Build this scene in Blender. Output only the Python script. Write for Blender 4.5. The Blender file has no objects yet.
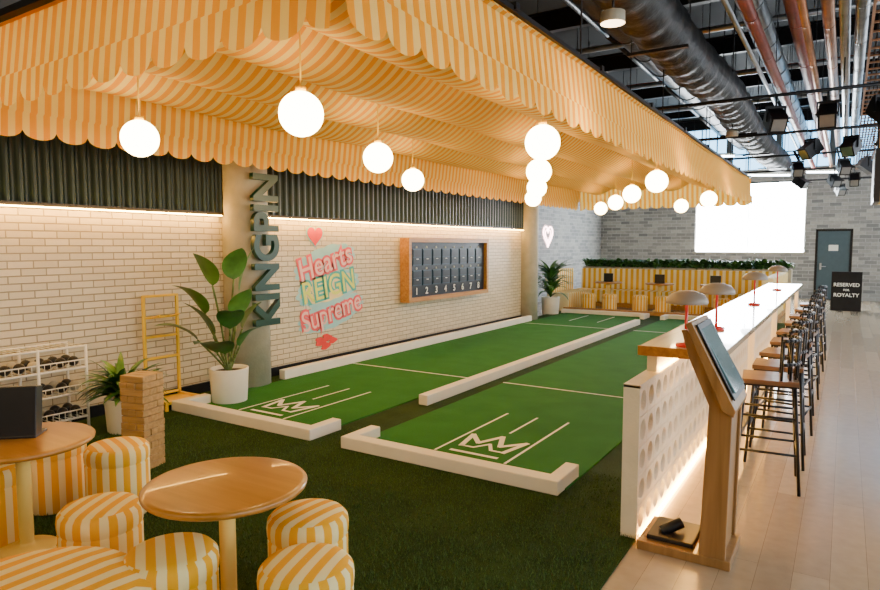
import bpy, math, random
from mathutils import Vector, Matrix
random.seed(7)
S=bpy.context.scene
COL=S.collection
pi=math.pi

# ---------------------------------------------------------------- materials
def newmat(name):
    m=bpy.data.materials.new(name); m.use_nodes=True
    nt=m.node_tree; b=nt.nodes['Principled BSDF']
    return m,nt,b
def N(nt,t,**kw):
    n=nt.nodes.new(t)
    for k,v in kw.items(): setattr(n,k,v)
    return n
def mat(name,c,rough=.5,metal=0,em=None,es=0,var=0.0,vscale=8,bump=0,bscale=60,coat=0):
    m,nt,b=newmat(name)
    b.inputs['Base Color'].default_value=(*c,1)
    b.inputs['Roughness'].default_value=rough
    b.inputs['Metallic'].default_value=metal
    if coat: b.inputs['Coat Weight'].default_value=coat
    if em:
        b.inputs['Emission Color'].default_value=(*em,1); b.inputs['Emission Strength'].default_value=es
    tc=N(nt,'ShaderNodeTexCoord')
    if var>0:
        no=N(nt,'ShaderNodeTexNoise'); no.inputs['Scale'].default_value=vscale; no.inputs['Detail'].default_value=5
        nt.links.new(tc.outputs['Object'],no.inputs['Vector'])
        r=N(nt,'ShaderNodeValToRGB')
        r.color_ramp.elements[0].position=.3; r.color_ramp.elements[1].position=.7
        r.color_ramp.elements[0].color=(*[x*(1-var) for x in c],1)
        r.color_ramp.elements[1].color=(*[min(1,x*(1+var)) for x in c],1)
        nt.links.new(no.outputs['Fac'],r.inputs['Fac']); nt.links.new(r.outputs['Color'],b.inputs['Base Color'])
    if bump>0:
        n2=N(nt,'ShaderNodeTexNoise'); n2.inputs['Scale'].default_value=bscale; n2.inputs['Detail'].default_value=4
        nt.links.new(tc.outputs['Object'],n2.inputs['Vector'])
        bu=N(nt,'ShaderNodeBump'); bu.inputs['Strength'].default_value=bump; bu.inputs['Distance'].default_value=.01
        nt.links.new(n2.outputs['Fac'],bu.inputs['Height']); nt.links.new(bu.outputs['Normal'],b.inputs['Normal'])
    return m
def stripe(name,c1,c2,src='UV',period=1.0,transl=0.0,rough=.75,duty=.5):
    m,nt,b=newmat(name)
    tc=N(nt,'ShaderNodeTexCoord'); sp=N(nt,'ShaderNodeSeparateXYZ')
    nt.links.new(tc.outputs['UV' if src=='UV' else 'Object'],sp.inputs[0])
    mu=N(nt,'ShaderNodeMath',operation='MULTIPLY'); mu.inputs[1].default_value=1/period
    nt.links.new(sp.outputs['Y' if src=='OY' else 'X'],mu.inputs[0])
    fr=N(nt,'ShaderNodeMath',operation='FRACT'); nt.links.new(mu.outputs[0],fr.inputs[0])
    gt=N(nt,'ShaderNodeMath',operation='GREATER_THAN'); gt.inputs[1].default_value=duty
    nt.links.new(fr.outputs[0],gt.inputs[0])
    mx=N(nt,'ShaderNodeMix',data_type='RGBA'); mx.inputs[6].default_value=(*c1,1); mx.inputs[7].default_value=(*c2,1)
    nt.links.new(gt.outputs[0],mx.inputs[0]); nt.links.new(mx.outputs[2],b.inputs['Base Color'])
    b.inputs['Roughness'].default_value=rough
    b.inputs['Specular IOR Level'].default_value=.2
    no=N(nt,'ShaderNodeTexNoise'); no.inputs['Scale'].default_value=400
    nt.links.new(tc.outputs['Object'],no.inputs['Vector'])
    bu=N(nt,'ShaderNodeBump'); bu.inputs['Strength'].default_value=.15; bu.inputs['Distance'].default_value=.003
    nt.links.new(no.outputs['Fac'],bu.inputs['Height']); nt.links.new(bu.outputs['Normal'],b.inputs['Normal'])
    if transl>0:
        tr=N(nt,'ShaderNodeBsdfTranslucent'); nt.links.new(mx.outputs[2],tr.inputs['Color'])
        ms=N(nt,'ShaderNodeMixShader'); ms.inputs[0].default_value=transl
        nt.links.new(b.outputs[0],ms.inputs[1]); nt.links.new(tr.outputs[0],ms.inputs[2])
        nt.links.new(ms.outputs[0],nt.nodes['Material Output'].inputs['Surface'])
    return m
def brick(name,c1,c2,mortar,w,h,axes='YZ',msize=.008,bump=.6,rough=.6,nvar=.0,offset=.5):
    m,nt,b=newmat(name)
    tc=N(nt,'ShaderNodeTexCoord'); sp=N(nt,'ShaderNodeSeparateXYZ'); cb=N(nt,'ShaderNodeCombineXYZ')
    nt.links.new(tc.outputs['Object'],sp.inputs[0])
    nt.links.new(sp.outputs[axes[0]],cb.inputs[0]); nt.links.new(sp.outputs[axes[1]],cb.inputs[1])
    br=N(nt,'ShaderNodeTexBrick'); br.offset=offset
    br.inputs['Scale'].default_value=1; br.inputs['Brick Width'].default_value=w; br.inputs['Row Height'].default_value=h
    br.inputs['Mortar Size'].default_value=msize; br.inputs['Mortar Smooth'].default_value=.4
    br.inputs['Color1'].default_value=(*c1,1); br.inputs['Color2'].default_value=(*c2,1); br.inputs['Mortar'].default_value=(*mortar,1)
    nt.links.new(cb.outputs[0],br.inputs['Vector'])
    no=N(nt,'ShaderNodeTexNoise'); no.inputs['Scale'].default_value=14; no.inputs['Detail'].default_value=6
    nt.links.new(tc.outputs['Object'],no.inputs['Vector'])
    mx=N(nt,'ShaderNodeMix',data_type='RGBA',blend_type='MULTIPLY'); mx.inputs[0].default_value=nvar
    nt.links.new(br.outputs['Color'],mx.inputs[6]); nt.links.new(no.outputs['Fac'],mx.inputs[7])
    nt.links.new(mx.outputs[2],b.inputs['Base Color'])
    b.inputs['Roughness'].default_value=rough
    inv=N(nt,'ShaderNodeMath',operation='SUBTRACT'); inv.inputs[0].default_value=1.0
    nt.links.new(br.outputs['Fac'],inv.inputs[1])
    ad=N(nt,'ShaderNodeMath',operation='MULTIPLY_ADD'); ad.inputs[1].default_value=.35
    nt.links.new(no.outputs['Fac'],ad.inputs[0]); nt.links.new(inv.outputs[0],ad.inputs[2])
    bu=N(nt,'ShaderNodeBump'); bu.inputs['Strength'].default_value=bump; bu.inputs['Distance'].default_value=.012
    nt.links.new(ad.outputs[0],bu.inputs['Height']); nt.links.new(bu.outputs['Normal'],b.inputs['Normal'])
    return m
def wood(name,c1,c2,axis='X',scale=1.0,rough=.4,coat=0):
    m,nt,b=newmat(name)
    tc=N(nt,'ShaderNodeTexCoord'); mp=N(nt,'ShaderNodeMapping')
    s={'X':(2,30,30),'Y':(30,2,30),'Z':(30,30,2)}[axis]
    mp.inputs['Scale'].default_value=tuple(v*scale for v in s)
    nt.links.new(tc.outputs['Object'],mp.inputs[0])
    no=N(nt,'ShaderNodeTexNoise'); no.inputs['Scale'].default_value=1; no.inputs['Detail'].default_value=6; no.inputs['Distortion'].default_value=.6
    nt.links.new(mp.outputs[0],no.inputs['Vector'])
    r=N(nt,'ShaderNodeValToRGB'); r.color_ramp.elements[0].position=.35; r.color_ramp.elements[1].position=.68
    r.color_ramp.elements[0].color=(*c1,1); r.color_ramp.elements[1].color=(*c2,1)
    nt.links.new(no.outputs['Fac'],r.inputs['Fac']); nt.links.new(r.outputs['Color'],b.inputs['Base Color'])
    b.inputs['Roughness'].default_value=rough
    if coat: b.inputs['Coat Weight'].default_value=coat
    return m
def turf(name,c1,c2,scale,bump):
    m,nt,b=newmat(name)
    tc=N(nt,'ShaderNodeTexCoord')
    a=N(nt,'ShaderNodeTexNoise'); a.inputs['Scale'].default_value=scale; a.inputs['Detail'].default_value=3
    c=N(nt,'ShaderNodeTexNoise'); c.inputs['Scale'].default_value=3; c.inputs['Detail'].default_value=4
    nt.links.new(tc.outputs['Object'],a.inputs['Vector']); nt.links.new(tc.outputs['Object'],c.inputs['Vector'])
    ad=N(nt,'ShaderNodeMath',operation='MULTIPLY_ADD'); ad.inputs[1].default_value=.35
    nt.links.new(c.outputs['Fac'],ad.inputs[0]); nt.links.new(a.outputs['Fac'],ad.inputs[2])
    r=N(nt,'ShaderNodeValToRGB'); r.color_ramp.elements[0].position=.5; r.color_ramp.elements[1].position=.85
    r.color_ramp.elements[0].color=(*c1,1); r.color_ramp.elements[1].color=(*c2,1)
    nt.links.new(ad.outputs[0],r.inputs['Fac']); nt.links.new(r.outputs['Color'],b.inputs['Base Color'])
    b.inputs['Roughness'].default_value=.9
    b.inputs['Specular IOR Level'].default_value=.15
    bu=N(nt,'ShaderNodeBump'); bu.inputs['Strength'].default_value=bump; bu.inputs['Distance'].default_value=.01
    nt.links.new(a.outputs['Fac'],bu.inputs['Height']); nt.links.new(bu.outputs['Normal'],b.inputs['Normal'])
    return m

M=dict(
 canopy=stripe('canopy_fabric',(.93,.39,.003),(.97,.70,.20),'UV',1,.45),
 pouf=stripe('striped_upholstery',(.86,.42,.003),(.90,.76,.36),'UV',1),
 banqX=stripe('banquette_stripe_x',(.78,.42,.02),(.88,.76,.42),'OX',.15),
 banqY=stripe('banquette_stripe_y',(.78,.42,.02),(.88,.76,.42),'OY',.15),
 wbrick=brick('white_painted_brick',(.70,.60,.40),(.60,.51,.33),(.34,.28,.17),.21,.066,'YZ',.006,1.0,.42),
 gbrickX=brick('grey_stone_brick',(.50,.47,.42),(.22,.22,.21),(.5,.5,.46),.32,.11,'XZ',.01,.7,.8,.4),
 gbrickY=brick('grey_stone_brick_side',(.46,.45,.42),(.26,.27,.27),(.5,.5,.48),.32,.11,'YZ',.01,.7,.8,.4),
 corr=mat('dark_green_corrugated_steel',(.006,.017,.011),.38,.3),
 floor=brick('oak_plank_floor',(.52,.41,.27),(.42,.32,.21),(.22,.16,.10),1.8,.16,'YX',.0012,.06,.2,.3,.37),
 turf=turf('long_turf',(.006,.022,.003),(.050,.095,.012),230,1.0),
 lane=turf('short_turf',(.015,.12,.014),(.038,.20,.030),380,.4),
 blade=mat('turf_blades',(.050,.105,.012),.8,0,var=.65,vscale=60),
 white=mat('white_paint',(.84,.80,.68),.5,0,var=.04,vscale=4),
 line=mat('white_line_paint',(.86,.86,.76),.7,0,var=.03),
 column=mat('painted_concrete',(.45,.41,.30),.7,0,var=.12,vscale=5,bump=.4,bscale=30),
 black=mat('black_metal',(.008,.008,.010),.4,.5,var=.2),
 dark=mat('dark_plastic',(.010,.010,.013),.35,0,var=.15),
 letters=mat('dark_green_letters',(.004,.045,.028),.35,0,var=.1),
 navy=mat('navy_panel',(.022,.055,.090),.45,0,var=.15),
 tile=mat('navy_tile',(.005,.014,.028),.3,0,var=.15),
 yellow=mat('yellow_powdercoat',(.85,.52,.015),.35,0,var=.05),
 cream=mat('cream_paint',(.82,.58,.14),.4,0,var=.04),
 wframe=wood('oak_frame',(.36,.16,.03),(.52,.26,.06),'Y'),
 ttop=wood('table_top_wood',(.36,.15,.02),(.50,.23,.038),'X',.5,.32,.3),
 jenga=wood('block_wood',(.34,.20,.065),(.50,.31,.11),'X',1),
 kiosk=wood('kiosk_plywood',(.25,.125,.035),(.38,.20,.065),'Z',.6,.35,.2),
 ctop=wood('counter_top_wood',(.56,.43,.26),(.68,.55,.36),'Y',.5,.2,.4),
 block=mat('breeze_block_paint',(.82,.74,.54),.6,0,var=.05,bump=.3),
 globe=mat('opal_glass_globe',(1,.95,.85),.3,0,em=(1,.68,.27),es=40),
 led=mat('warm_led_strip',(1,.8,.5),.5,0,em=(1,.50,.09),es=85),
 red=mat('red_enamel',(.62,.02,.015),.3,0,var=.05),
 shade=mat('taupe_lamp_shade',(.28,.23,.18),.4,0,var=.05),
 bulb=mat('lamp_bulb',(1,.9,.7),.5,0,em=(1,.7,.4),es=8),
 seat=wood('stool_seat_wood',(.08,.04,.02),(.15,.08,.04),'X',1),
 leaf=mat('leaf_green',(.035,.12,.02),.35,0,var=.45,vscale=6),
 leaf2=mat('leaf_bright',(.08,.20,.03),.35,0,var=.4,vscale=6),
 stem=mat('plant_stem',(.12,.18,.04),.6,0,var=.2),
 soil=mat('potting_soil',(.03,.02,.012),.95,0,var=.4,vscale=40),
 pot=mat('white_ceramic',(.82,.78,.66),.35,0,var=.03),
 ceil=mat('dark_ceiling',(.005,.010,.014),.8,0,var=.4,vscale=1.5),
 duct=mat('black_insulated_duct',(.004,.005,.006),.5,0,var=.4,vscale=9,bump=1,bscale=14),
 silver=mat('galvanised_duct',(.34,.36,.38),.35,.9,var=.25,vscale=4),
 copper=mat('copper_pipe',(.46,.24,.14),.35,.8,var=.25,vscale=4),
 rust=mat('red_oxide_pipe',(.20,.045,.03),.45,.2,var=.2,vscale=4),
 door=mat('teal_grey_door',(.045,.080,.095),.5,0,var=.08),
 window=mat('daylight_glass',(.9,.95,1),.2,0,em=(.82,.91,1.0),es=4.2),
 bwindow=mat('bright_daylight_glass',(.9,.95,1),.2,0,em=(.90,.96,1.0),es=45),
 bluewin=mat('clerestory_glass',(.5,.8,1),.2,0,em=(.26,.62,1.0),es=5),
 tube=mat('fluorescent_tube',(1,1,1),.3,0,em=(.75,.9,1),es=30),
 neon=mat('pink_neon_tube',(1,.8,.8),.3,0,em=(1,.62,.62),es=14),
 screen=mat('kiosk_screen',(.04,.08,.09),.08,0,em=(.12,.26,.28),es=.35,var=.6,vscale=5,coat=.5),
 pink=mat('mural_pink',(.86,.09,.10),.6,0,var=.08), mred=mat('mural_red',(.75,.025,.012),.6,0,var=.08),
 mteal=mat('mural_pale_blue',(.33,.62,.60),.6,0,var=.05), mgrn=mat('mural_lime',(.68,.74,.10),.6,0,var=.08),
 myel=mat('mural_yellow',(.86,.70,.28),.6,0,var=.06),
 mpale=mat('mural_pale_pink',(.90,.50,.42),.6,0,var=.05),
 mgreen=mat('mural_green',(.05,.40,.33),.6,0,var=.05),
 panelwood=wood('yellow_ply_panel',(.50,.35,.09),(.62,.45,.14),'Z',.5),
 gwall=mat('grey_plaster',(.10,.115,.12),.8,0,var=.15,vscale=3),
)

# ---------------------------------------------------------------- mesh builder
class B:
    def __init__(s): s.v=[];s.f=[];s.m=[];s.uv=[];s.sm=[];s.mats=[]
    def mi(s,k):
        if k not in s.mats: s.mats.append(k)
        return s.mats.index(k)
    def face(s,idx,k,uv=None,sm=False):
        s.f.append(idx); s.m.append(s.mi(k)); s.uv.append(uv or [(0,0)]*len(idx)); s.sm.append(sm)
    def box(s,x0,x1,y0,y1,z0,z1,k,T=None):
        P=[(x0,y0,z0),(x1,y0,z0),(x1,y1,z0),(x0,y1,z0),(x0,y0,z1),(x1,y0,z1),(x1,y1,z1),(x0,y1,z1)]
        if T is not None: P=[tuple(T@Vector(p)) for p in P]
        o=len(s.v); s.v+=P
        for q in [(0,3,2,1),(4,5,6,7),(0,1,5,4),(1,2,6,5),(2,3,7,6),(3,0,4,7)]: s.face([o+i for i in q],k)
    def prism(s,poly,a0,a1,axis,k):
        n=len(poly); o=len(s.v)
        for a in (a0,a1):
            for p in poly:
                s.v.append({'Y':(p[0],a,p[1]),'X':(a,p[0],p[1]),'Z':(p[0],p[1],a)}[axis])
        s.face([o+i for i in range(n)],k); s.face([o+n+i for i in reversed(range(n))],k)
        for i in range(n):
            j=(i+1)%n; s.face([o+i,o+n+i,o+n+j,o+j],k)
    def lathe(s,prof,k,c=(0,0,0),n=32,reps=0,per=.075,sm=True,cap=False):
        o=len(s.v); L=len(prof)
        for r,z in prof:
            for i in range(n):
                a=2*pi*i/n; s.v.append((c[0]+r*math.cos(a),c[1]+r*math.sin(a),c[2]+z))
        for j in range(L-1):
            flat=abs(prof[j+1][1]-prof[j][1])<abs(prof[j+1][0]-prof[j][0])*.8
            for i in range(n):
                i2=(i+1)%n; q=[o+j*n+i,o+j*n+i2,o+(j+1)*n+i2,o+(j+1)*n+i]
                if flat and reps: uv=[((s.v[t][0]-c[0])/per+.25,0) for t in q]
                else: uv=[(reps*i/n,0),(reps*(i+1)/n,0),(reps*(i+1)/n,1),(reps*i/n,1)]
                s.face(q,k,uv,sm)
        if cap:
            s.face([o+(L-1)*n+i for i in range(n)],k,None,False); s.face([o+i for i in reversed(range(n))],k,None,False)
    def cyl(s,p0,p1,r,k,n=12,r2=None,cap=True):
        p0=Vector(p0);p1=Vector(p1); d=(p1-p0)
        if d.length<1e-6: return
        d.normalize(); u=d.orthogonal().normalized(); w=d.cross(u); o=len(s.v)
        for p,rr in ((p0,r),(p1,r if r2 is None else r2)):
            for i in range(n):
                a=2*pi*i/n; s.v.append(tuple(p+rr*(math.cos(a)*u+math.sin(a)*w)))
        for i in range(n):
            j=(i+1)%n; s.face([o+i,o+j,o+n+j,o+n+i],k,None,True)
        if cap:
            s.face([o+i for i in reversed(range(n))],k); s.face([o+n+i for i in range(n)],k)
    def tube(s,pts,r,k,n=8):
        for a,b in zip(pts[:-1],pts[1:]): s.cyl(a,b,r,k,n)
    def sphere(s,c,r,k,n=20,m=12,sz=1):
        prof=[(max(r*math.sin(pi*j/m),1e-4),-r*sz*math.cos(pi*j/m)) for j in range(m+1)]
        s.lathe(prof,k,c,n)
    def leaf(s,p,az,el,L,W,droop,k,n=8,fold=.25):
        o=len(s.v); pos=Vector(p); e=el; st=L/n
        side=Vector((-math.sin(az),math.cos(az),0))
        for i in range(n+1):
            t=i/n; d=Vector((math.cos(az)*math.cos(e),math.sin(az)*math.cos(e),math.sin(e)))
            up=side.cross(d)*-1
            w=W*.5*(math.sin(pi*min(1,max(0,t))**.75)**.8 if 0<t<1 else 0.02)
            s.v+= [tuple(pos-side*w+up*w*fold),tuple(pos),tuple(pos+side*w+up*w*fold)]
            pos=pos+d*st; e-=droop/n
        for i in range(n):
            a=o+i*3
            s.face([a,a+1,a+4,a+3],k,None,True); s.face([a+1,a+2,a+5,a+4],k,None,True)
    def make(s,name,loc=(0,0,0),rot=(0,0,0),bevel=0,parent=None,autosm=False):
        me=bpy.data.meshes.new(name); me.from_pydata(s.v,[],s.f)
        for k in s.mats: me.materials.append(M[k])
        me.polygons.foreach_set('material_index',s.m); me.polygons.foreach_set('use_smooth',s.sm)
        uvl=me.uv_layers.new(name='UVMap'); flat=[c for f in s.uv for p in f for c in p]
        uvl.data.foreach_set('uv',flat); me.update()
        ob=bpy.data.objects.new(name,me); COL.objects.link(ob); ob.location=loc; ob.rotation_euler=rot
        if parent: ob.parent=parent
        if bevel:
            bm=ob.modifiers.new('bevel','BEVEL'); bm.width=bevel; bm.segments=2; bm.limit_method='ANGLE'
        return ob
def dup(ob,loc,rotz=0,name=None):
    o=ob.copy(); o.location=loc; o.rotation_euler=(0,0,rotz); COL.objects.link(o)
    if name: o.name=name
    return o
def text(name,body,size,mx,k,extr=.0,offset=0.0,parent=None,align='CENTER'):
    cu=bpy.data.curves.new(name,'FONT'); cu.body=body; cu.size=size; cu.extrude=extr; cu.offset=offset
    cu.align_x=align; cu.align_y='CENTER'
    t=bpy.data.objects.new(name+'_tmp',cu); COL.objects.link(t)
    bpy.context.view_layer.update()
    me=bpy.data.meshes.new_from_object(t.evaluated_get(bpy.context.evaluated_depsgraph_get()))
    bpy.data.objects.remove(t)
    me.materials.clear(); me.materials.append(M[k])
    o=bpy.data.objects.new(name,me); COL.objects.link(o); o.matrix_world=mx
    if parent:
        o.parent=parent
    return o
def frame(xa,ya,za,loc):
    m=Matrix.Identity(4)
    for i in range(3):
        m[i][0]=xa[i];m[i][1]=ya[i];m[i][2]=za[i];m[i][3]=loc[i]
    return m

# ---------------------------------------------------------------- room shell
CEIL=6.0; YB=23.0
b=B(); b.box(-8,4,-3,YB+.2,-.12,0,'floor'); b.make('floor')
b=B(); b.box(-8,4,-3,YB+.2,CEIL,CEIL+.1,'ceil'); b.make('ceiling')
b=B(); b.box(-6.25,-6.05,-3,13.3,0,2.02,'wbrick'); b.box(-6.25,-6.06,-3,13.3,2.02,CEIL,'gwall')
b.make('wall_left')
b=B(); b.box(-7.8,-6.05,13.3,13.45,0,CEIL,'gwall'); b.make('wall_return')
b=B(); b.box(-7.8,-7.6,13.45,YB,0,CEIL,'gbrickY'); b.make('wall_left_far')
b=B(); per=.11; n=int(16.3/per*8)
for i in range(n+1):
    yy=-3+i*per/8; xx=-6.02+.022*math.tanh(2.2*math.sin(2*pi*i/8))
    b.v+=[(xx,yy,2.03),(xx,yy,3.6)]
for i in range(n): b.face([2*i,2*i+2,2*i+3,2*i+1],'corr',None,True)
b.make('corrugated_wall_cladding')
b=B(); b.box(-6.03,-5.985,-3,13.3,1.995,2.03,'black'); b.make('trim_1')
b=B(); b.box(-6.048,-6.02,-3,13.3,0,.12,'black'); b.make('baseboard_left')
b=B()
def bw(x0,x1,z0,z1,k='gbrickX'): b.box(x0,x1,YB,YB+.2,z0,z1,k)
bw(-7.8,-4.35,0,4.1); bw(-4.35,-1.1,0,1.45); bw(-4.35,-1.1,3.7,4.1); bw(-1.1,-.81,0,4.1)
bw(-.81,.17,2.17,4.1); bw(.17,4,0,4.1); bw(-7.8,4,5.7,CEIL,'gwall')
for i in range(9): bw(-7.8+i*1.45,-7.65+i*1.45,4.1,5.7,'gwall')
b.make('wall_back')
b=B(); b.box(-4.35,-1.1,YB+.12,YB+.15,1.45,3.7,'bwindow')
for x in (-4.35,-2.74,-1.13): b.box(x,x+.025,YB+.06,YB+.1,1.45,3.7,'white')
b.box(-4.4,-1.05,YB-.03,YB,1.40,1.45,'column')
b.make('window_1')
b=B(); b.box(-7.6,3.8,YB+.12,YB+.15,4.1,5.7,'bluewin')
for i in range(24): b.box(-7.6+i*.48,-7.57+i*.48,YB+.04,YB+.1,4.1,5.7,'black')
for z in (4.6,5.15): b.box(-7.6,3.8,YB+.04,YB+.1,z,z+.03,'black')
b.make('window_2')
b=B(); b.box(-.74,.1,YB+.02,YB+.09,.01,2.1,'door'); b.box(-.8,-.74,YB,YB+.1,0,2.16,'black'); b.box(.1,.16,YB,YB+.1,0,2.16,'black'); b.box(-.8,.16,YB,YB+.1,2.1,2.16,'black')
b.cyl((-.65,YB-.04,1.02),(-.5,YB-.04,1.02),.015,'silver'); b.box(-.67,-.62,YB-.04,YB+.02,.92,1.12,'silver')
b.box(-.45,-.2,YB+.012,YB+.02,1.5,1.68,'line')
b.make('door_1')
b=B(); b.box(4,4.2,-3,YB+.2,0,.5,'gbrickY'); b.box(4,4.2,-3,YB+.2,4.2,CEIL,'gwall')
for i in range(7): b.box(4,4.2,-3+i*4.2,-2.4+i*4.2,.5,4.2,'gbrickY')
b.make('wall_right')
for i in range(6):
    b=B(); y0=-2.4+i*4.2; b.box(4.1,4.13,y0,y0+3.6,.5,4.2,'window')
    for j in range(1,4): b.box(4.02,4.08,y0+j*.9-.02,y0+j*.9+.02,.5,4.2,'black')
    b.make('window_%d'%(i+3))

for y,r in ((5.1,.26),(13.1,.23)):
    b=B(); b.lathe([(r,0.013),(r,4.5)],'column',(0,0,0),40,cap=True); b.make('round_column',(-5.93 if y<6 else -5.99,y,0))
sign=text('vertical_letter_sign','KINGPIN',.50,frame((0,0,1),(0,-1,0),(1,0,0),(-5.60,5.12,1.60)),'letters',.03,.016)
bb=sign.bound_box; L=max(p[0] for p in bb)-min(p[0] for p in bb)
sign.scale=(1.72/L,.98,1)

# ---------------------------------------------------------------- turf, lanes
b=B(); b.box(-6.02,-.93,-3,15.3,0,.012,'turf')
for i in range(110000):
    x=random.uniform(-5.4,-.95); y=random.uniform(.6,4.4)
    if y>3.82 and (-5.75<x<-3.72 or -3.42<x<-1.5): continue
    if random.random()<(y-1.0)/6: continue
    h=random.uniform(.012,.028); a=random.uniform(0,2*pi); w=.003; lx=random.uniform(-.012,.012); ly=random.uniform(-.012,.012)
    o=len(b.v); b.v+=[(x-w*math.cos(a),y-w*math.sin(a),.01),(x+w*math.cos(a),y+w*math.sin(a),.01),(x+lx,y+ly,.01+h)]
    b.f.append([o,o+1,o+2]); b.m.append(b.mi('blade')); b.uv.append([(0,0)]*3); b.sm.append(False)
b.make('artificial_turf')
def stroke(b,pts,w,z,k,closed=False):
    n=len(pts); rng=range(n if closed else n-1)
    for i in rng:
        p=Vector(pts[i]);q=Vector(pts[(i+1)%n]); d=(q-p).normalized(); nn=Vector((-d.y,d.x))*w/2; e=d*w*.35
        o=len(b.v)
        for c in (p-e-nn,q+e-nn,q+e+nn,p-e+nn): b.v.append((c.x,c.y,z+i*.00015))
        b.face([o,o+1,o+2,o+3],k)
for x0,x1 in ((-5.72,-3.82),(-3.38,-1.52)):
    c=(-4.72 if x0<-4 else -2.40)
    b=B(); b.box(x0,x1,3.98,14.74,.013,.024,'lane')
    z=.026
    def L(xa,ya,xb,yb,w=.022): stroke(b,[(xa,ya),(xb,yb)],w,z,'line')
    L(x0,6.75,x1,6.75,.03); L(x0,12.3,x1,12.3,.03)
    L(c-.31,4.2,c-.31,5.5); L(c+.31,4.2,c+.31,5.5); L(c,4.92,c,5.5)
    cr=[(-.19,.19),(-.25,.44),(-.10,.29),(0,.49),(.10,.29),(.25,.44),(.19,.19)]
    stroke(b,[(c+p[0],4.17+p[1]*1.25) for p in cr],.045,z+.001,'line')
    stroke(b,[(c-.2,4.27),(c+.2,4.27)],.04,z+.001,'line')
    stroke(b,[(c-.19,4.41),(c-.08,4.41),(c,4.55),(c+.08,4.41),(c+.19,4.41)],.03,z+.001,'line')
    L(c-.31,13.2,c-.31,14.4); L(c+.31,13.2,c+.31,14.4)
    b.make('bocce_lane')
def curb(poly,h=.11,name='white_lane_curb'):
    bb=B(); bb.prism(poly,.012,h,'Z','white'); bb.make(name,bevel=.008)
curb([(-5.62,3.85),(-3.74,3.85),(-3.74,4.25),(-3.84,4.25),(-3.84,3.97),(-5.52,3.97),(-5.52,4.25),(-5.62,4.25)])
curb([(-3.40,3.85),(-1.53,3.85),(-1.53,4.25),(-1.63,4.25),(-1.63,3.97),(-3.30,3.97),(-3.30,4.25),(-3.40,4.25)])
curb([(-3.67,5.37),(-3.56,5.37),(-3.56,13.4),(-3.67,13.4)],.12)
curb([(-5.84,5.5),(-5.74,5.5),(-5.74,12.8),(-5.84,12.8)],.13)
curb([(-5.84,14.75),(-3.84,14.75),(-3.84,14.4),(-3.74,14.4),(-3.74,14.87),(-5.84,14.87)])
curb([(-3.40,14.4),(-3.30,14.4),(-3.30,14.75),(-1.53,14.75),(-1.53,14.87),(-3.40,14.87)])

# ---------------------------------------------------------------- canopy
XL,XR,YN,YF=-5.1,-1.62,1.85,13.9
ZB=2.44; ZT=2.96; PER=.096; SC=.24
b=B()
def valance(p0,p1,off):
    p0=Vector(p0);p1=Vector(p1); L=(p1-p0).length; d=(p1-p0)/L; nn=Vector((d.y,-d.x))
    n=int(L/.0171); o=len(b.v)
    for i in range(n+1):
        t=L*i/n; fr=(t%SC)/SC; e=1-math.sqrt(max(0,1-(2*fr-1)**2))
        zb=ZB+.068*e
        p=p0+d*t; rip=.004*math.sin(2*pi*t/(SC*2))
        for z,of in ((zb,off+.045+rip),(2.62,off+.03),(2.635,off+.01),(ZT,off-.03)):
            q=p+nn*of; b.v.append((q.x,q.y,z))
    for i in range(n):
        for j in range(3):
            a=o+i*4+j; u0=L*i/n/PER; u1=L*(i+1)/n/PER
            b.face([a,a+4,a+5,a+1],'canopy',[(u0,0),(u1,0),(u1,1),(u0,1)],True)
valance((XL,YN),(XR,YN),0); valance((XR,YN),(XR,YF),0); valance((XR,YF),(XL,YF),0); valance((XL,YF),(XL,YN),0)
nx=130; ny=310; o=len(b.v)
def sm(t): t=max(0,min(1,t)); return t*t*(3-2*t)
def fz(x,y):
    ph=((x+2.62)/.76)%1.0
    k=sm((y-YN)/.55)*sm((YF-y)/.55)*sm((x-XL)/.25+.1)*sm((XR-x)/.25+.1)
    return 2.95-.20*k*math.sin(pi*ph)**.8
for j in range(ny+1):
    for i in range(nx+1):
        x=XL+(XR-XL)*i/nx; y=YN+(YF-YN)*j/ny
        b.v.append((x,y,fz(x,y)+.010*math.sin(y*2.1+x)-.01))
for j in range(ny):
    for i in range(nx):
        a=o+j*(nx+1)+i; u0=(YF-YN)*j/ny/PER; u1=(YF-YN)*(j+1)/ny/PER
        b.face([a,a+1,a+nx+2,a+nx+1],'canopy',[(u0,0),(u0,1),(u1,1),(u1,0)],True)
b.make('striped_scalloped_canopy')
b=B()
for x in (XL+.04,XR-.04): b.box(x-.025,x+.025,YN,YF,2.97,3.0,'black')
for i in range(9):
    y=YN+.03+i*(YF-YN-.06)/8; b.box(XL,XR,y-.025,y+.025,2.98,3.02,'black')
for x in (XL+.3,XR-.3):
    for y in (2.4,5.2,8,10.8,13.5): b.cyl((x,y,3.0),(x,y,CEIL),.008,'black',6)
b.make('canopy_steel_frame')
gb=B(); gb.sphere((0,0,0),.125,'globe',28,16); gb.cyl((0,0,.12),(0,0,.15),.03,'yellow',14); gb.cyl((0,0,.15),(0,0,.55),.005,'yellow',6)
g0=None
for r,y in enumerate((2.67,4.32,5.97,7.6,9.25,10.9,12.5)):
    for x in ((-2.62,-4.15) if r%2==0 else (-1.87,-3.36)):
        if g0 is None: g0=gb.make('globe_pendant_light',(x,y,2.39))
        else: dup(g0,(x,y,2.39))
b=B(); b.box(-5.985,-5.955,-3,4.8,1.985,1.995,'led'); b.box(-5.985,-5.955,5.4,12.8,1.985,1.995,'led'); b.make('wall_led_strip')

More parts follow.
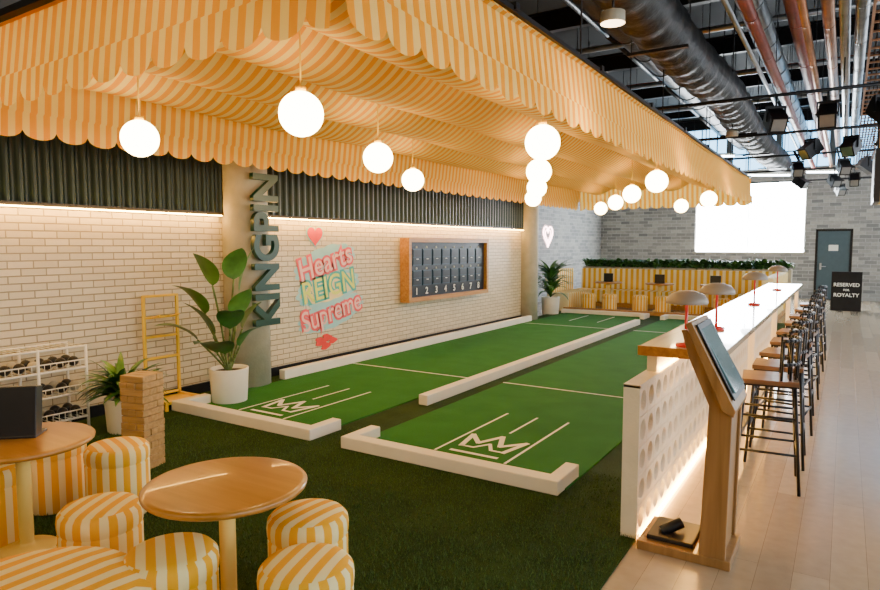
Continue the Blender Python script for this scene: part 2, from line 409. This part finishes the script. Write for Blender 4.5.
# ---------------------------------------------------------------- scoreboard
e=bpy.data.objects.new('wall_scoreboard',None); COL.objects.link(e)
b=B(); y0,y1,z0,z1=8.32,11.0,.74,1.78
b.box(-6.04,-5.93,y0+.05,y1-.05,z0+.05,z1-.05,'tile')
for a in ((y0,y0+.07,z0,z1),(y1-.07,y1,z0,z1),(y0+.07,y1-.07,z0,z0+.07),(y0+.07,y1-.07,z1-.07,z1)): b.box(-6.04,-5.86,*a,'wframe')
cw=(y1-y0-.3)/8
for r,(za,zb) in enumerate(((1.33,1.60),(1.0,1.25))):
    for i in range(8):
        ya=y0+.15+i*cw
        b.box(-5.93,-5.91,ya+.02,ya+cw-.02,za,zb,'navy')
        b.box(-5.91,-5.905,ya+.035,ya+cw-.035,za+.015,(za+zb)/2-.005,'tile')
        b.box(-5.91,-5.905,ya+.035,ya+cw-.035,(za+zb)/2+.005,zb-.015,'tile')
        b.box(-5.905,-5.902,ya+.12,ya+cw-.12,(za+zb)/2-.035,(za+zb)/2-.025,'line')
        b.box(-5.93,-5.918,ya+cw/2-.012,ya+cw/2+.012,zb+.015,zb+.045,'line')
b.make('board',parent=e)
for i in range(8):
    text('number_%d'%(i+1),str(i+1),.16,frame((0,1,0),(0,0,1),(1,0,0),(-5.92,y0+.15+(i+.5)*cw,.90)),'line',.002,.002,parent=e)

# ---------------------------------------------------------------- mural
e=bpy.data.objects.new('wall_mural',None); COL.objects.link(e)
def blob(cy,cz,ry,rz,ang,k,x,amp=.07,fq=7,ph=0):
    b=B(); pts=[]
    for i in range(72):
        t=2*pi*i/72; r=1+amp*abs(math.sin(fq*t/2+ph)); u=ry*r*math.cos(t); v=rz*r*math.sin(t)
        pts.append((cy+u*math.cos(ang)-v*math.sin(ang),cz+u*math.sin(ang)+v*math.cos(ang)))
    b.prism(pts,x-.001,x,'X',k); b.make('mural_shape',parent=e)
blob(6.60,1.42,.58,.21,.24,'mteal',-6.0490,.10,12)
blob(6.66,1.07,.60,.22,.16,'mteal',-6.0488,.10,13)
blob(6.72,.72,.64,.20,.20,'mteal',-6.0486,.10,14)
blob(6.66,1.07,.54,.17,.16,'myel',-6.0472,.09,13)
def mtext(t,size,y,z,ang,k,kb,w):
    c,s_=math.cos(ang),math.sin(ang)
    for kk,off,x in ((kb,.034,-6.044),(k,.002,-6.041)):
        o=text('mural_word',t,size,frame((0,c,s_),(0,-s_,c),(1,0,0),(x,y,z)),kk,.0008,off,parent=e)
        if kk==kb: L=max(p[0] for p in o.bound_box)-min(p[0] for p in o.bound_box); w0=w/L
        o.scale=(w0,1,1)
mtext('Hearts',.42,6.60,1.42,.24,'mpale','pink',1.12)
mtext('REIGN',.42,6.66,1.08,.16,'mgrn','mgreen',1.10)
mtext('Supreme',.39,6.72,.73,.20,'mpale','pink',1.28)
def hpts(cy,cz,s_,n=40):
    return [(cy+s_*16*math.sin(2*pi*i/n)**3/17,cz+s_*(13*math.cos(2*pi*i/n)-5*math.cos(4*pi*i/n)-2*math.cos(6*pi*i/n)-math.cos(8*pi*i/n))/17) for i in range(n)]
def heart(cy,cz,s_,k,x):
    b=B(); b.prism(hpts(cy,cz,s_),x-.002,x,'X',k); b.make('mural_heart',parent=e)
heart(6.38,1.79,.18,'mteal',-6.042); heart(6.38,1.79,.155,'mred',-6.038)
b=B()
for (y,z,s_) in ((6.45,.34,.10),(6.58,.38,.09),(6.70,.33,.08),(6.55,.27,.09)):
    pts=[(y+s_*math.cos(2*pi*i/20)*(1+.35*math.cos(3*2*pi*i/20)),z+.6*s_*math.sin(2*pi*i/20)) for i in range(20)]
    b.prism(pts,-6.044,-6.040-.0005*s_,'X','mred')
b.make('mural_flourish',parent=e)

# ---------------------------------------------------------------- furniture: foreground
def pouf_mesh():
    b=B(); R=.18
    b.lathe([(R-.008,0.013),(R,.03),(R,.335),(R-.004,.342),(R-.004,.345),(R+.002,.355),(R+.004,.39),(R,.42),(R-.018,.440),(R-.05,.448),(R-.11,.452),(.002,.453)],'pouf',(0,0,0),60,reps=15,per=.072)
    return b
pf=pouf_mesh().make('striped_pouf',(-2.02,2.06,0))
for x,y,r in ((-1.70,1.72,.3),(-2.225,1.50,1.0),(-2.90,1.60,.5),(-3.72,2.17,1.3),(-3.95,1.57,.2),(-4.17,2.02,.7)): dup(pf,(x,y,0),r)
tb=B()
tb.lathe([(.29,.590),(.335,.593),(.345,.602),(.347,.614),(.340,.622),(.32,.625),(.002,.625)],'ttop',(0,0,0),64)
tb.lathe([(.29,.590),(.002,.590)],'ttop',(0,0,0),64)
tb.lathe([(.035,.03),(.035,.590)],'cream',(0,0,0),24)
tb.lathe([(.15,.013),(.15,.025),(.13,.035),(.04,.045),(.036,.06)],'cream',(0,0,0),36)
tb.lathe([(.036,.55),(.10,.575),(.10,.59)],'cream',(0,0,0),24)
t0=tb.make('round_cafe_table',(-2.24,1.79,0)); dup(t0,(-3.67,1.62,0))
b=B(); R=.42
b.lathe([(R-.03,.015),(R-.02,.03),(R-.02,.28),(R-.03,.295),(R-.01,.31),(R,.36),(R-.01,.40),(R-.05,.43),(R-.14,.44),(.002,.445)],'pouf',(0,0,0),72,reps=30,per=.085)
a0,a1=math.radians(168),math.radians(290); n=48; prof=[(R-.03,.03),(R-.03,.70),(R-.01,.745),(R+.03,.76),(R+.07,.745),(R+.09,.70),(R+.09,.03)]; o=len(b.v)
for i in range(n+1):
    a=a0+(a1-a0)*i/n
    for r,z in prof: b.v.append((r*math.cos(a),r*math.sin(a),z))
m_=len(prof)
for i in range(n):
    for j in range(m_-1):
        q=o+i*m_+j; u0=i/n*12;u1=(i+1)/n*12
        b.face([q,q+1,q+m_+1,q+m_],'pouf',[(u0,0),(u0,1),(u1,1),(u1,0)],True)
b.face([o+j for j in range(m_)],'pouf'); b.face([o+n*m_+j for j in reversed(range(m_))],'pouf')
b.make('striped_tub_chair',(-2.38,1.03,0))
b=B(); T=Matrix.Rotation(math.radians(-8),4,'X')
b.box(-.12,.12,-.05,.03,.005,.27,'dark',T); b.box(-.12,.12,-.05,.10,0,.015,'dark'); b.make('tabletop_menu_holder',(-3.74,1.62,.625),(0,0,.75),bevel=.004)
b=B(); w=.21; bh=.05
for l in range(14):
    z=.012+l*bh
    for i in range(3):
        j=random.uniform(-.006,.006)
        if l%2: b.box(-w/2+j,w/2+j,-w/2+i*w/3+.0015,-w/2+(i+1)*w/3-.0015,z,z+bh-.003,'jenga')
        else: b.box(-w/2+i*w/3+.0015,-w/2+(i+1)*w/3-.0015,-w/2+j,w/2+j,z,z+bh-.003,'jenga')
b.make('wooden_block_tower',(-4.36,2.75,0),(0,0,.25),bevel=.004)
b=B()
for y in (3.80,4.18):
    for x in (-5.95,-5.62): b.box(x-.014,x+.014,y-.014,y+.014,.012,1.15 if x<-5.8 else .10,'yellow')
    b.box(-5.95,-5.62,y-.014,y+.014,.08,.108,'yellow')
for z in (1.14,.92,.72,.50,.12): b.box(-5.964,-5.936,3.80,4.18,z-.012,z+.012,'yellow')
b.box(-5.634,-5.606,3.80,4.18,.08,.108,'yellow'); b.box(-5.95,-5.62,3.81,4.17,.07,.085,'yellow')
for y in (3.88,4.10):
    b.cyl((-5.93,y,.92),(-5.80,y,.95),.01,'yellow')
b.make('yellow_game_rack',bevel=.003)
b=B(); X0,X1,Y0,Y1=-5.98,-5.66,2.25,3.05
for x in (X0,X1):
    for y in (Y0,(Y0+Y1)/2,Y1): b.cyl((x,y,.012),(x,y,.78),.013,'white',8)
for z in (.14,.36,.58,.77):
    for x in (X0,X1): b.cyl((x,Y0,z),(x,Y1,z),.010,'white',8)
    for i in range(17): b.cyl((X0,Y0+i*.05,z),(X1,Y0+i*.05,z),.004,'white',6)
for z in (.14,.36,.58):
    for i in range(17): b.cyl((X1,Y0+i*.05,z),(X1,Y0+i*.05,z+.07),.003,'white',6)
    b.cyl((X1,Y0,z+.07),(X1,Y1,z+.07),.006,'white',8)
for z in (.14,.36,.58):
    for i in range(7):
        for x in (-5.74,-5.87): b.sphere((x,Y0+.07+i*.11,z+.055),.045,random.choice(['dark','dark','dark','dark','column']),14,8)
b.make('bocce_ball_rack')
def pot(b,r,h):
    b.lathe([(r*.86,0),(r*.9,.01),(r,h-.01),(r,h),(r-.02,h),(r-.025,h-.05)],'pot',(0,0,0),36); b.lathe([(r*.86,0),(.001,0)],'pot',(0,0,0),36)
    b.lathe([(r-.024,h-.04),(.001,h-.03)],'soil',(0,0,0),24)
b=B(); pot(b,.17,.30)
for i in range(110):
    a=random.uniform(0,2*pi); el=random.uniform(.4,1.45); b.leaf((random.uniform(-.05,.05),random.uniform(-.05,.05),.27+random.uniform(0,.1)),a,el,random.uniform(.32,.46),.065,random.uniform(.8,1.6),'leaf' if i%3 else 'leaf2',8)
b.make('potted_dracaena',(-5.36,3.22,.012))
def bop(b,spec):
    for az,el,stemL,L,W,dr in spec:
        p=Vector((.02*math.cos(az),.02*math.sin(az),.33)); e=el; pts=[p.copy()]
        for i in range(6):
            p=p+Vector((math.cos(az)*math.cos(e),math.sin(az)*math.cos(e),math.sin(e)))*stemL/6; e-=.03; pts.append(p.copy())
        b.tube([tuple(q) for q in pts],.010,'stem',8)
        b.leaf(tuple(pts[-1]),az,e+.1,L,W,dr,'leaf' if stemL<.6 else 'leaf2',14,.18)
b=B(); pot(b,.20,.36)
bop(b,[(.9,1.52,.82,.50,.28,.4),(-1.7,1.28,.66,.48,.30,1.0),(1.1,1.36,.45,.36,.24,.8),(-.6,1.2,.52,.42,.27,1.2),(-2.0,.95,.45,.46,.27,1.0),(.4,1.25,.28,.34,.24,1.0),(-1.2,.9,.30,.44,.26,1.0),(-.1,1.38,.60,.38,.26,.8),(-1.5,1.46,.92,.42,.25,.9),(-.9,1.0,.25,.4,.24,1.0),(-1.9,1.3,.40,.48,.28,.7),(-.3,1.48,.98,.40,.26,.9)])
b.make('potted_bird_of_paradise',(-5.44,4.42,.012))
b=B(); pot(b,.22,.42)
for i in range(90):
    a=random.uniform(0,2*pi); el=random.uniform(.7,1.5); b.leaf((0,0,.38+random.uniform(0,.6)),a,el,random.uniform(.5,.8),.10,random.uniform(.9,2.0),'leaf' if i%2 else 'leaf2',8)
b.make('potted_palm',(-6.0,14.45,0))

# ---------------------------------------------------------------- breeze-block counter
b=B(); bs=.17; xa,xb=-1.01,-.93; Y0=3.53; ncol=48; nrow=5; rr=.060; ns=20
def ring(cy,cz):
    o=len(b.v); h=bs/2-.002
    for x in (xa,xb):
        for i in range(ns):
            a=2*pi*(i+.5)/ns; c,s_=math.cos(a),math.sin(a); m=max(abs(c),abs(s_))
            b.v.append((x,cy+h*c/m,cz+h*s_/m))
        for i in range(ns):
            a=2*pi*(i+.5)/ns; b.v.append((x,cy+rr*math.cos(a),cz+rr*math.sin(a)))
    for i in range(ns):
        j=(i+1)%ns
        b.face([o+i,o+ns+i,o+ns+j,o+j],'block'); q=o+2*ns; b.face([q+i,q+j,q+ns+j,q+ns+i],'block')
        b.face([o+ns+i,q+ns+i,q+ns+j,o+ns+j],'block',None,True); b.face([o+i,o+j,q+j,q+i],'block')
for i in range(ncol):
    for j in range(nrow): ring(Y0+bs/2+i*bs,.015+bs/2+j*bs)
b.box(xa-.005,xb+.005,Y0-.02,Y0,.0,.88,'block')
b.box(xa-.005,xb+.005,Y0-.02,Y0+ncol*bs,.867,.885,'block')
b.make('breeze_block_partition')
b=B(); Ya=3.92; Yb=11.7
b.box(-1.05,-.56,Ya,Yb,1.0,1.04,'ctop'); b.box(-1.05,-.56,Ya-.012,Ya,.985,1.045,'wframe')
b.box(-1.0,-.94,Ya+.02,Yb,.886,1.0,'white')
for y in (4.3,5.9,7.9,9.9,11.6): b.box(-.66,-.61,y-.02,y+.02,.0,1.0,'white'); b.box(-.93,-.61,y-.02,y+.02,.95,1.0,'white')
b.box(-.66,-.61,4.3,11.6,.22,.25,'black')
b.make('bar_counter',bevel=.004)
b=B(); b.box(-.92,-.905,3.55,11.7,.0,.03,'led'); b.box(-.93,-.915,3.95,11.7,.90,.91,'led'); b.make('counter_led_strip')
b=B(); b.lathe([(.055,0),(.06,.008),(.055,.018),(.012,.024)],'red',(0,0,0),28); b.cyl((0,0,.02),(0,0,.27),.009,'red',12)
b.lathe([(.118,.262),(.122,.27),(.118,.29),(.095,.318),(.05,.338),(.002,.343)],'shade',(0,0,0),36); b.lathe([(.117,.263),(.09,.30),(.002,.325)],'shade',(0,0,0),36); b.sphere((0,0,.285),.022,'bulb',12,8)
l0=b.make('mushroom_table_lamp',(-.80,4.05,1.04)); 
for y in (5.0,7.3,9.9): dup(l0,(-.78,y,1.04))
b=B(); 
for sx in (-1,1):
    for sy in (-1,1): b.cyl((sx*.15,sy*.15,.72),(sx*.195,sy*.205,0.0),.011,'black',8)
for z,k in ((.26,.182),(.5,.164)):
    P=[(-k,-k,z),(k,-k,z),(k,k,z),(-k,k,z),(-k,-k,z)]; b.tube(P,.009,'black')
b.box(-.17,.17,-.18,.18,.72,.75,'seat'); b.box(-.16,.16,-.17,.17,.705,.72,'black')
arc=[(.17*math.cos(a)*1.05,.19*math.sin(a)) for a in [(-1.15+2.3*i/12) for i in range(13)]]
for z in (.86,1.02): b.tube([(x,y,z) for x,y in arc],.012,'black')
for i in (0,2,4,6,8,10,12): b.cyl((arc[i][0],arc[i][1],1.02),(arc[i][0]*.93,arc[i][1]*.9,.74),.008,'black',8)
s0=b.make('bar_stool',(-.41,4.92,0)); s0.rotation_euler=(0,0,.1)
for i,y in enumerate((5.5,6.15,6.9,7.7,8.6,9.5,10.5,11.5)): dup(s0,(-.40,y,0),random.uniform(-.15,.15))

b=B()
b.prism([(-.90,.0),(-.43,.0),(-.43,.05),(-.90,.05)],3.42,3.80,'Y','kiosk')
side=[(-.585,.05),(-.455,.05),(-.445,.83),(-.62,1.16),(-.67,1.22),(-.70,1.22),(-.66,1.08),(-.555,.84)]
b.prism(side,3.42,3.455,'Y','kiosk'); b.prism(side,3.765,3.80,'Y','kiosk')
b.prism([(-.575,.05),(-.545,.05),(-.53,.84),(-.56,.84)],3.455,3.765,'Y','kiosk')
b.prism([(-.50,.05),(-.47,.05),(-.46,.82),(-.49,.82)],3.455,3.765,'Y','kiosk')
b.prism([(-.435,.80),(-.425,.835),(-.645,1.265),(-.675,1.255),(-.49,.83)],3.39,3.83,'Y','kiosk')
b.prism([(-.440,.878),(-.432,.882),(-.622,1.252),(-.630,1.248)],3.425,3.795,'Y','dark')
b.prism([(-.444,.912),(-.434,.912),(-.607,1.226),(-.617,1.22)],3.455,3.765,'Y','screen')
b.box(-.86,-.62,3.47,3.75,.05,.075,'dark'); b.cyl((-.80,3.55,.075),(-.70,3.6,.13),.03,'dark')
b.make('touchscreen_kiosk',bevel=.004)

# ---------------------------------------------------------------- back seating
b=B(); xa,xb=-6.35,-1.2
b.box(xa,xb,17.0,17.6,0,.12,'wframe'); b.box(xa,xb,17.0,17.6,.12,.46,'banqX'); b.box(xa,xb,17.55,17.75,.46,1.02,'banqX')
b.make('striped_banquette',bevel=.02)
b=B(); b.box(-1.75,-1.2,13.6,16.95,0,.12,'wframe'); b.box(-1.75,-1.2,13.6,16.95,.12,.46,'banqY'); b.box(-1.32,-1.12,13.6,16.95,.46,1.04,'banqY'); b.make('striped_banquette',bevel=.02)
b=B(); b.box(-6.5,-5.9,15.4,16.95,0,.46,'banqY'); b.box(-6.55,-6.35,15.4,16.95,.46,1.04,'banqY'); b.make('striped_banquette',bevel=.02)
b=B(); b.box(-6.4,-1.1,17.78,18.12,0,1.06,'column'); b.box(-6.36,-1.14,17.82,18.08,1.06,1.065,'soil')
for i in range(2000):
    x=random.uniform(-6.35,-1.15); y=random.uniform(17.80,18.05); b.leaf((x,y,1.05+random.uniform(0,.12)),random.uniform(0,2*pi),random.uniform(.3,1.4),random.uniform(.14,.28),.09,1.5,random.choice(['leaf','leaf','leaf2']),4)
b.make('planter_hedge')
for x in (-5.2,-3.9,-2.6): dup(t0,(x,16.4,0)).scale=(1.0,1.0,1.15)
for x,y in ((-4.95,15.72),(-5.5,15.75),(-4.2,15.75),(-3.65,15.72),(-2.9,15.75),(-2.35,15.75)): dup(pf,(x,y,0),x)
b=B(); b.box(-.12,.12,-.02,.02,0,.22,'dark'); b.box(-.12,.12,-.06,.06,0,.012,'dark'); mb=b.make('table_menu_stand',(-5.2,16.4,.72))
dup(mb,(-2.6,16.4,.72)); dup(mb,(-3.9,16.4,.72))
b=B(); b.box(-6.0,-1.8,15.30,15.42,0,.10,'wframe'); b.make('timber_step_edge')
b=B(); hp=hpts(18.0,1.97,.36,48); hp.append(hp[0])
b.tube([(-7.575,p[0],p[1]) for p in hp],.022,'neon',8)
b.tube([(-7.575,p[0],p[1]) for p in [( (q[0]-18.0)*.6+18.0,(q[1]-1.97)*.6+1.97) for q in hp]],.014,'neon',8)
for yy in (17.8,18.2): b.cyl((-7.6,yy,2.0),(-7.575,yy,2.0),.01,'black',6)
b.make('neon_heart_sign')
e=bpy.data.objects.new('a_frame_sign',None); COL.objects.link(e)
b=B(); T1=Matrix.Rotation(math.radians(-8),4,'X')
b.box(-.33,.33,-.015,.015,0,1.0,'black',Matrix.Translation((0,-.18,0))@T1); b.box(-.33,.33,-.015,.015,0,1.0,'black',Matrix.Translation((0,.18,0))@Matrix.Rotation(math.radians(8),4,'X'))
b.make('boards',(.05,19.3,0),parent=e)
tl=math.radians(8)
for t_,s_,z in (('RESERVED',.125,.66),('FOR',.07,.53),('ROYALTY',.125,.40)):
    text('lettering',t_,s_,frame((1,0,0),(0,math.sin(tl),math.cos(tl)),(0,-math.cos(tl),math.sin(tl)),(.05,19.3-.18+z*math.tan(tl)-.022,z)),'line',.001,.002,parent=e)

# ---------------------------------------------------------------- ceiling services
b=B()
Y0,Y1=2.0,21.0; n=150; o=len(b.v); seg=20
for i in range(n+1):
    y=Y0+(Y1-Y0)*i/n; r=.28+.014*math.sin(i*2.1)+(.02 if i%6==0 else 0)
    cx=-1.75+.04*math.sin(y*.7); cz=4.0+.03*math.sin(y*1.3)
    for k in range(seg): a=2*pi*k/seg; b.v.append((cx+r*math.cos(a),y,cz+r*math.sin(a)))
for i in range(n):
    for k in range(seg):
        k2=(k+1)%seg; b.face([o+i*seg+k,o+i*seg+k2,o+(i+1)*seg+k2,o+(i+1)*seg+k],'duct',None,True)
for y in (4,7,10,13,16,19):
    b.cyl((-2.05,y,4.1),(-2.05,y,CEIL),.01,'black',6); b.cyl((-1.45,y,4.1),(-1.45,y,CEIL),.01,'black',6); b.box(-2.06,-1.44,y-.03,y+.03,3.67,3.70,'black')
b.make('insulated_air_duct')
def pipe(name,x,z,r,k,y0=1,y1=22.5,rings=0):
    b=B(); b.cyl((x,y0,z),(x,y1,z),r,k,20)
    if rings:
        y=y0
        while y<y1: b.cyl((x,y,z),(x,y+.03,z),r*1.06,k,20); y+=rings
    y=y0+1
    while y<y1: b.cyl((x,y,z),(x,y,CEIL),.006,'black',6); y+=2.7
    b.make(name)
pipe('spiral_air_duct',-1.15,4.75,.16,'silver',rings=.9)
pipe('sprinkler_pipe',-.92,4.0,.06,'rust',rings=1.6)
pipe('copper_pipe',-.62,4.35,.08,'rust',rings=2)
pipe('copper_pipe',-.30,4.5,.07,'copper',rings=2.2)
pipe('grey_conduit',-1.2,4.25,.03,'silver')
pipe('grey_conduit',-.1,3.9,.05,'silver')
pipe('grey_conduit',.05,4.3,.07,'silver',rings=1.5)
pipe('copper_pipe',-.45,3.95,.04,'copper',rings=1.7)
pipe('sprinkler_pipe',.62,3.9,.05,'rust',rings=1.9)
pipe('spiral_air_duct',-2.9,4.9,.22,'duct',rings=1.1)
pipe('grey_conduit',-2.4,4.4,.05,'silver')
pipe('spiral_air_duct',.95,4.8,.2,'silver',rings=1)
b=B()
for y,z in ((8.2,5.1),(11.2,5.1),(14.3,5.1),(17.2,5.1)):
    b.cyl((-5,y,z),(2.5,y,z),.045,'silver',12); b.cyl((-5,y+.25,z+.1),(2.5,y+.25,z+.1),.03,'rust',10)
    for x in (-4,-2.1,.4,2): b.cyl((x,y,z),(x,y,CEIL),.006,'black',6)
b.make('cross_conduit_run')
b=B()
for x in (.12,.42): b.box(x-.01,x+.01,4,20,3.62,3.70,'copper')
y=4
while y<20: b.box(.12,.42,y,y+.03,3.63,3.645,'copper'); y+=.3
for i in range(5): b.cyl((.17+i*.045,4,3.66),(.17+i*.045,20,3.66),.012,random.choice(['black','black','silver']),6)
for y in (6,9,12,15,18):
    for x in (.12,.42): b.cyl((x,y,3.65),(x,y,CEIL),.006,'black',6)
b.make('cable_tray')
b=B()
for y in (4.5,7.5,10.5,13.5,16.5,19.5,21.8):
    b.box(-7.5,4,y-.06,y+.06,5.3,5.34,'black'); b.box(-7.5,4,y-.02,y+.02,5.34,5.62,'black'); b.box(-7.5,4,y-.06,y+.06,5.6,5.64,'black')
for y in (9,12,15,18,21):
    b.cyl((-5,y,3.5),(1.8,y,3.5),.022,'black',10)
    for x in (-4.5,-2.6,-.1,1.4): b.cyl((x,y,3.5),(x,y,CEIL),.008,'black',6)
for i in range(5):
    for x in (-6.5,-4.6,-3.6,2.4): b.cyl((x,3+i*4,5.25),(x,7+i*4,5.25),.05,'black',8)
b.make('ceiling_trusses')
b=B(); b.cyl((0,0,0),(0,0,-.14),.012,'black',8); b.box(-.11,.11,-.02,.02,-.16,-.13,'black'); b.box(-.115,-.10,-.02,.02,-.32,-.13,'black'); b.box(.10,.115,-.02,.02,-.32,-.13,'black')
T=Matrix.Translation((0,0,-.30))@Matrix.Rotation(.6,4,'X'); b.box(-.095,.095,-.15,.15,-.10,.10,'black',T); b.box(-.075,.075,-.155,-.15,-.075,.075,'silver',T); b.box(-.12,.12,-.20,-.15,.10,.105,'black',T); b.box(-.12,-.115,-.20,-.15,-.10,.10,'black',T)
sp=b.make('stage_spotlight',(-.25,9,3.5))
for x,y,r in ((.0,12,-.4),(.3,9,.6),(-.1,15,.3),(.28,15,2),(-.3,18,.5),(.1,18,0),(-.8,9,.4),(.5,12,1.2),(-3,12,0),(-2.4,15,.6),(-.55,12,-.8),(-.9,15,.2),(-1.0,18,1.0),(-.2,21,.4)): dup(sp,(x,y,3.5),r)
b=B(); b.lathe([(.10,0),(.10,.09),(.02,.12)],'column',(0,0,0),24); b.lathe([(.10,0),(.075,.02),(.002,.03)],'bulb',(0,0,0),24); b.cyl((0,0,.12),(0,0,.22),.01,'black')
d0=b.make('ceiling_downlight',(-1.75,4.0,3.50)); dup(d0,(-1.72,5.4,3.5)); dup(d0,(-1.72,12,3.5))
for x,y,z in ((-4.5,19,4.3),(-3.2,19,4.1),(-1.9,20,3.6),(-3.8,20.5,4.0),(-5.5,17,4.2),(-1.9,18,4.55),(-.5,21,3.7)):
    b=B(); b.box(-.6,.6,-.04,.04,.03,.08,'white'); b.cyl((-.58,0,0),(.58,0,0),.02,'tube',10)
    for s_ in (-.5,.5): b.cyl((s_,0,.08),(s_,0,CEIL-z),.005,'black',6)
    b.make('fluorescent_batten',(x,y,z),(0,0,.5))
b=B(); b.box(.30,1.25,9.95,10.05,2.18,3.45,'panelwood')
for i in range(8): b.box(.30+i*.12,.31+i*.12,9.94,9.95,2.18,3.45,'wframe')
b.cyl((.45,10,3.45),(.45,10,CEIL),.01,'black'); b.cyl((1.1,10,3.45),(1.1,10,CEIL),.01,'black'); b.make('hanging_plywood_panel')
b=B(); b.box(.24,.30,8.8,9.6,2.15,2.75,'dark'); b.box(.235,.24,8.84,9.56,2.2,2.7,'navy'); b.cyl((.27,9.2,2.75),(.27,9.2,CEIL),.012,'black'); b.make('hanging_display_screen')

# ---------------------------------------------------------------- lights
def area(name,loc,rot,sx,sy,p,c):
    l=bpy.data.lights.new(name,'AREA'); l.shape='RECTANGLE'; l.size=sx; l.size_y=sy; l.energy=p; l.color=c
    o=bpy.data.objects.new(name,l); COL.objects.link(o); o.location=loc; o.rotation_euler=rot; return o
area('window_daylight_right',(3.9,12,2.4),(0,math.radians(90),0),3.0,16,130,(.78,.89,1))
area('window_daylight_back',(-2.7,22.8,2.6),(math.radians(90),0,math.radians(180)),3.2,2.2,110,(.85,.93,1))
area('warm_rear_fill',(-2.5,-2.6,3.2),(math.radians(-70),0,math.radians(180)),6,2.5,90,(1,.72,.34))  # added warm fill from behind the camera, not a fixture of the venue
w=bpy.data.worlds.new('world'); S.world=w; w.use_nodes=True
w.node_tree.nodes['Background'].inputs[0].default_value=(1,.86,.62,1); w.node_tree.nodes['Background'].inputs[1].default_value=.13

# ---------------------------------------------------------------- camera
cd=bpy.data.cameras.new('camera'); cd.lens=26.1; cd.sensor_width=36; cd.clip_start=.05
cam=bpy.data.objects.new('camera',cd); COL.objects.link(cam); cam.location=(0,0,1.65)
cam.rotation_euler=(math.radians(85.6),0,math.radians(32.4)); S.camera=cam
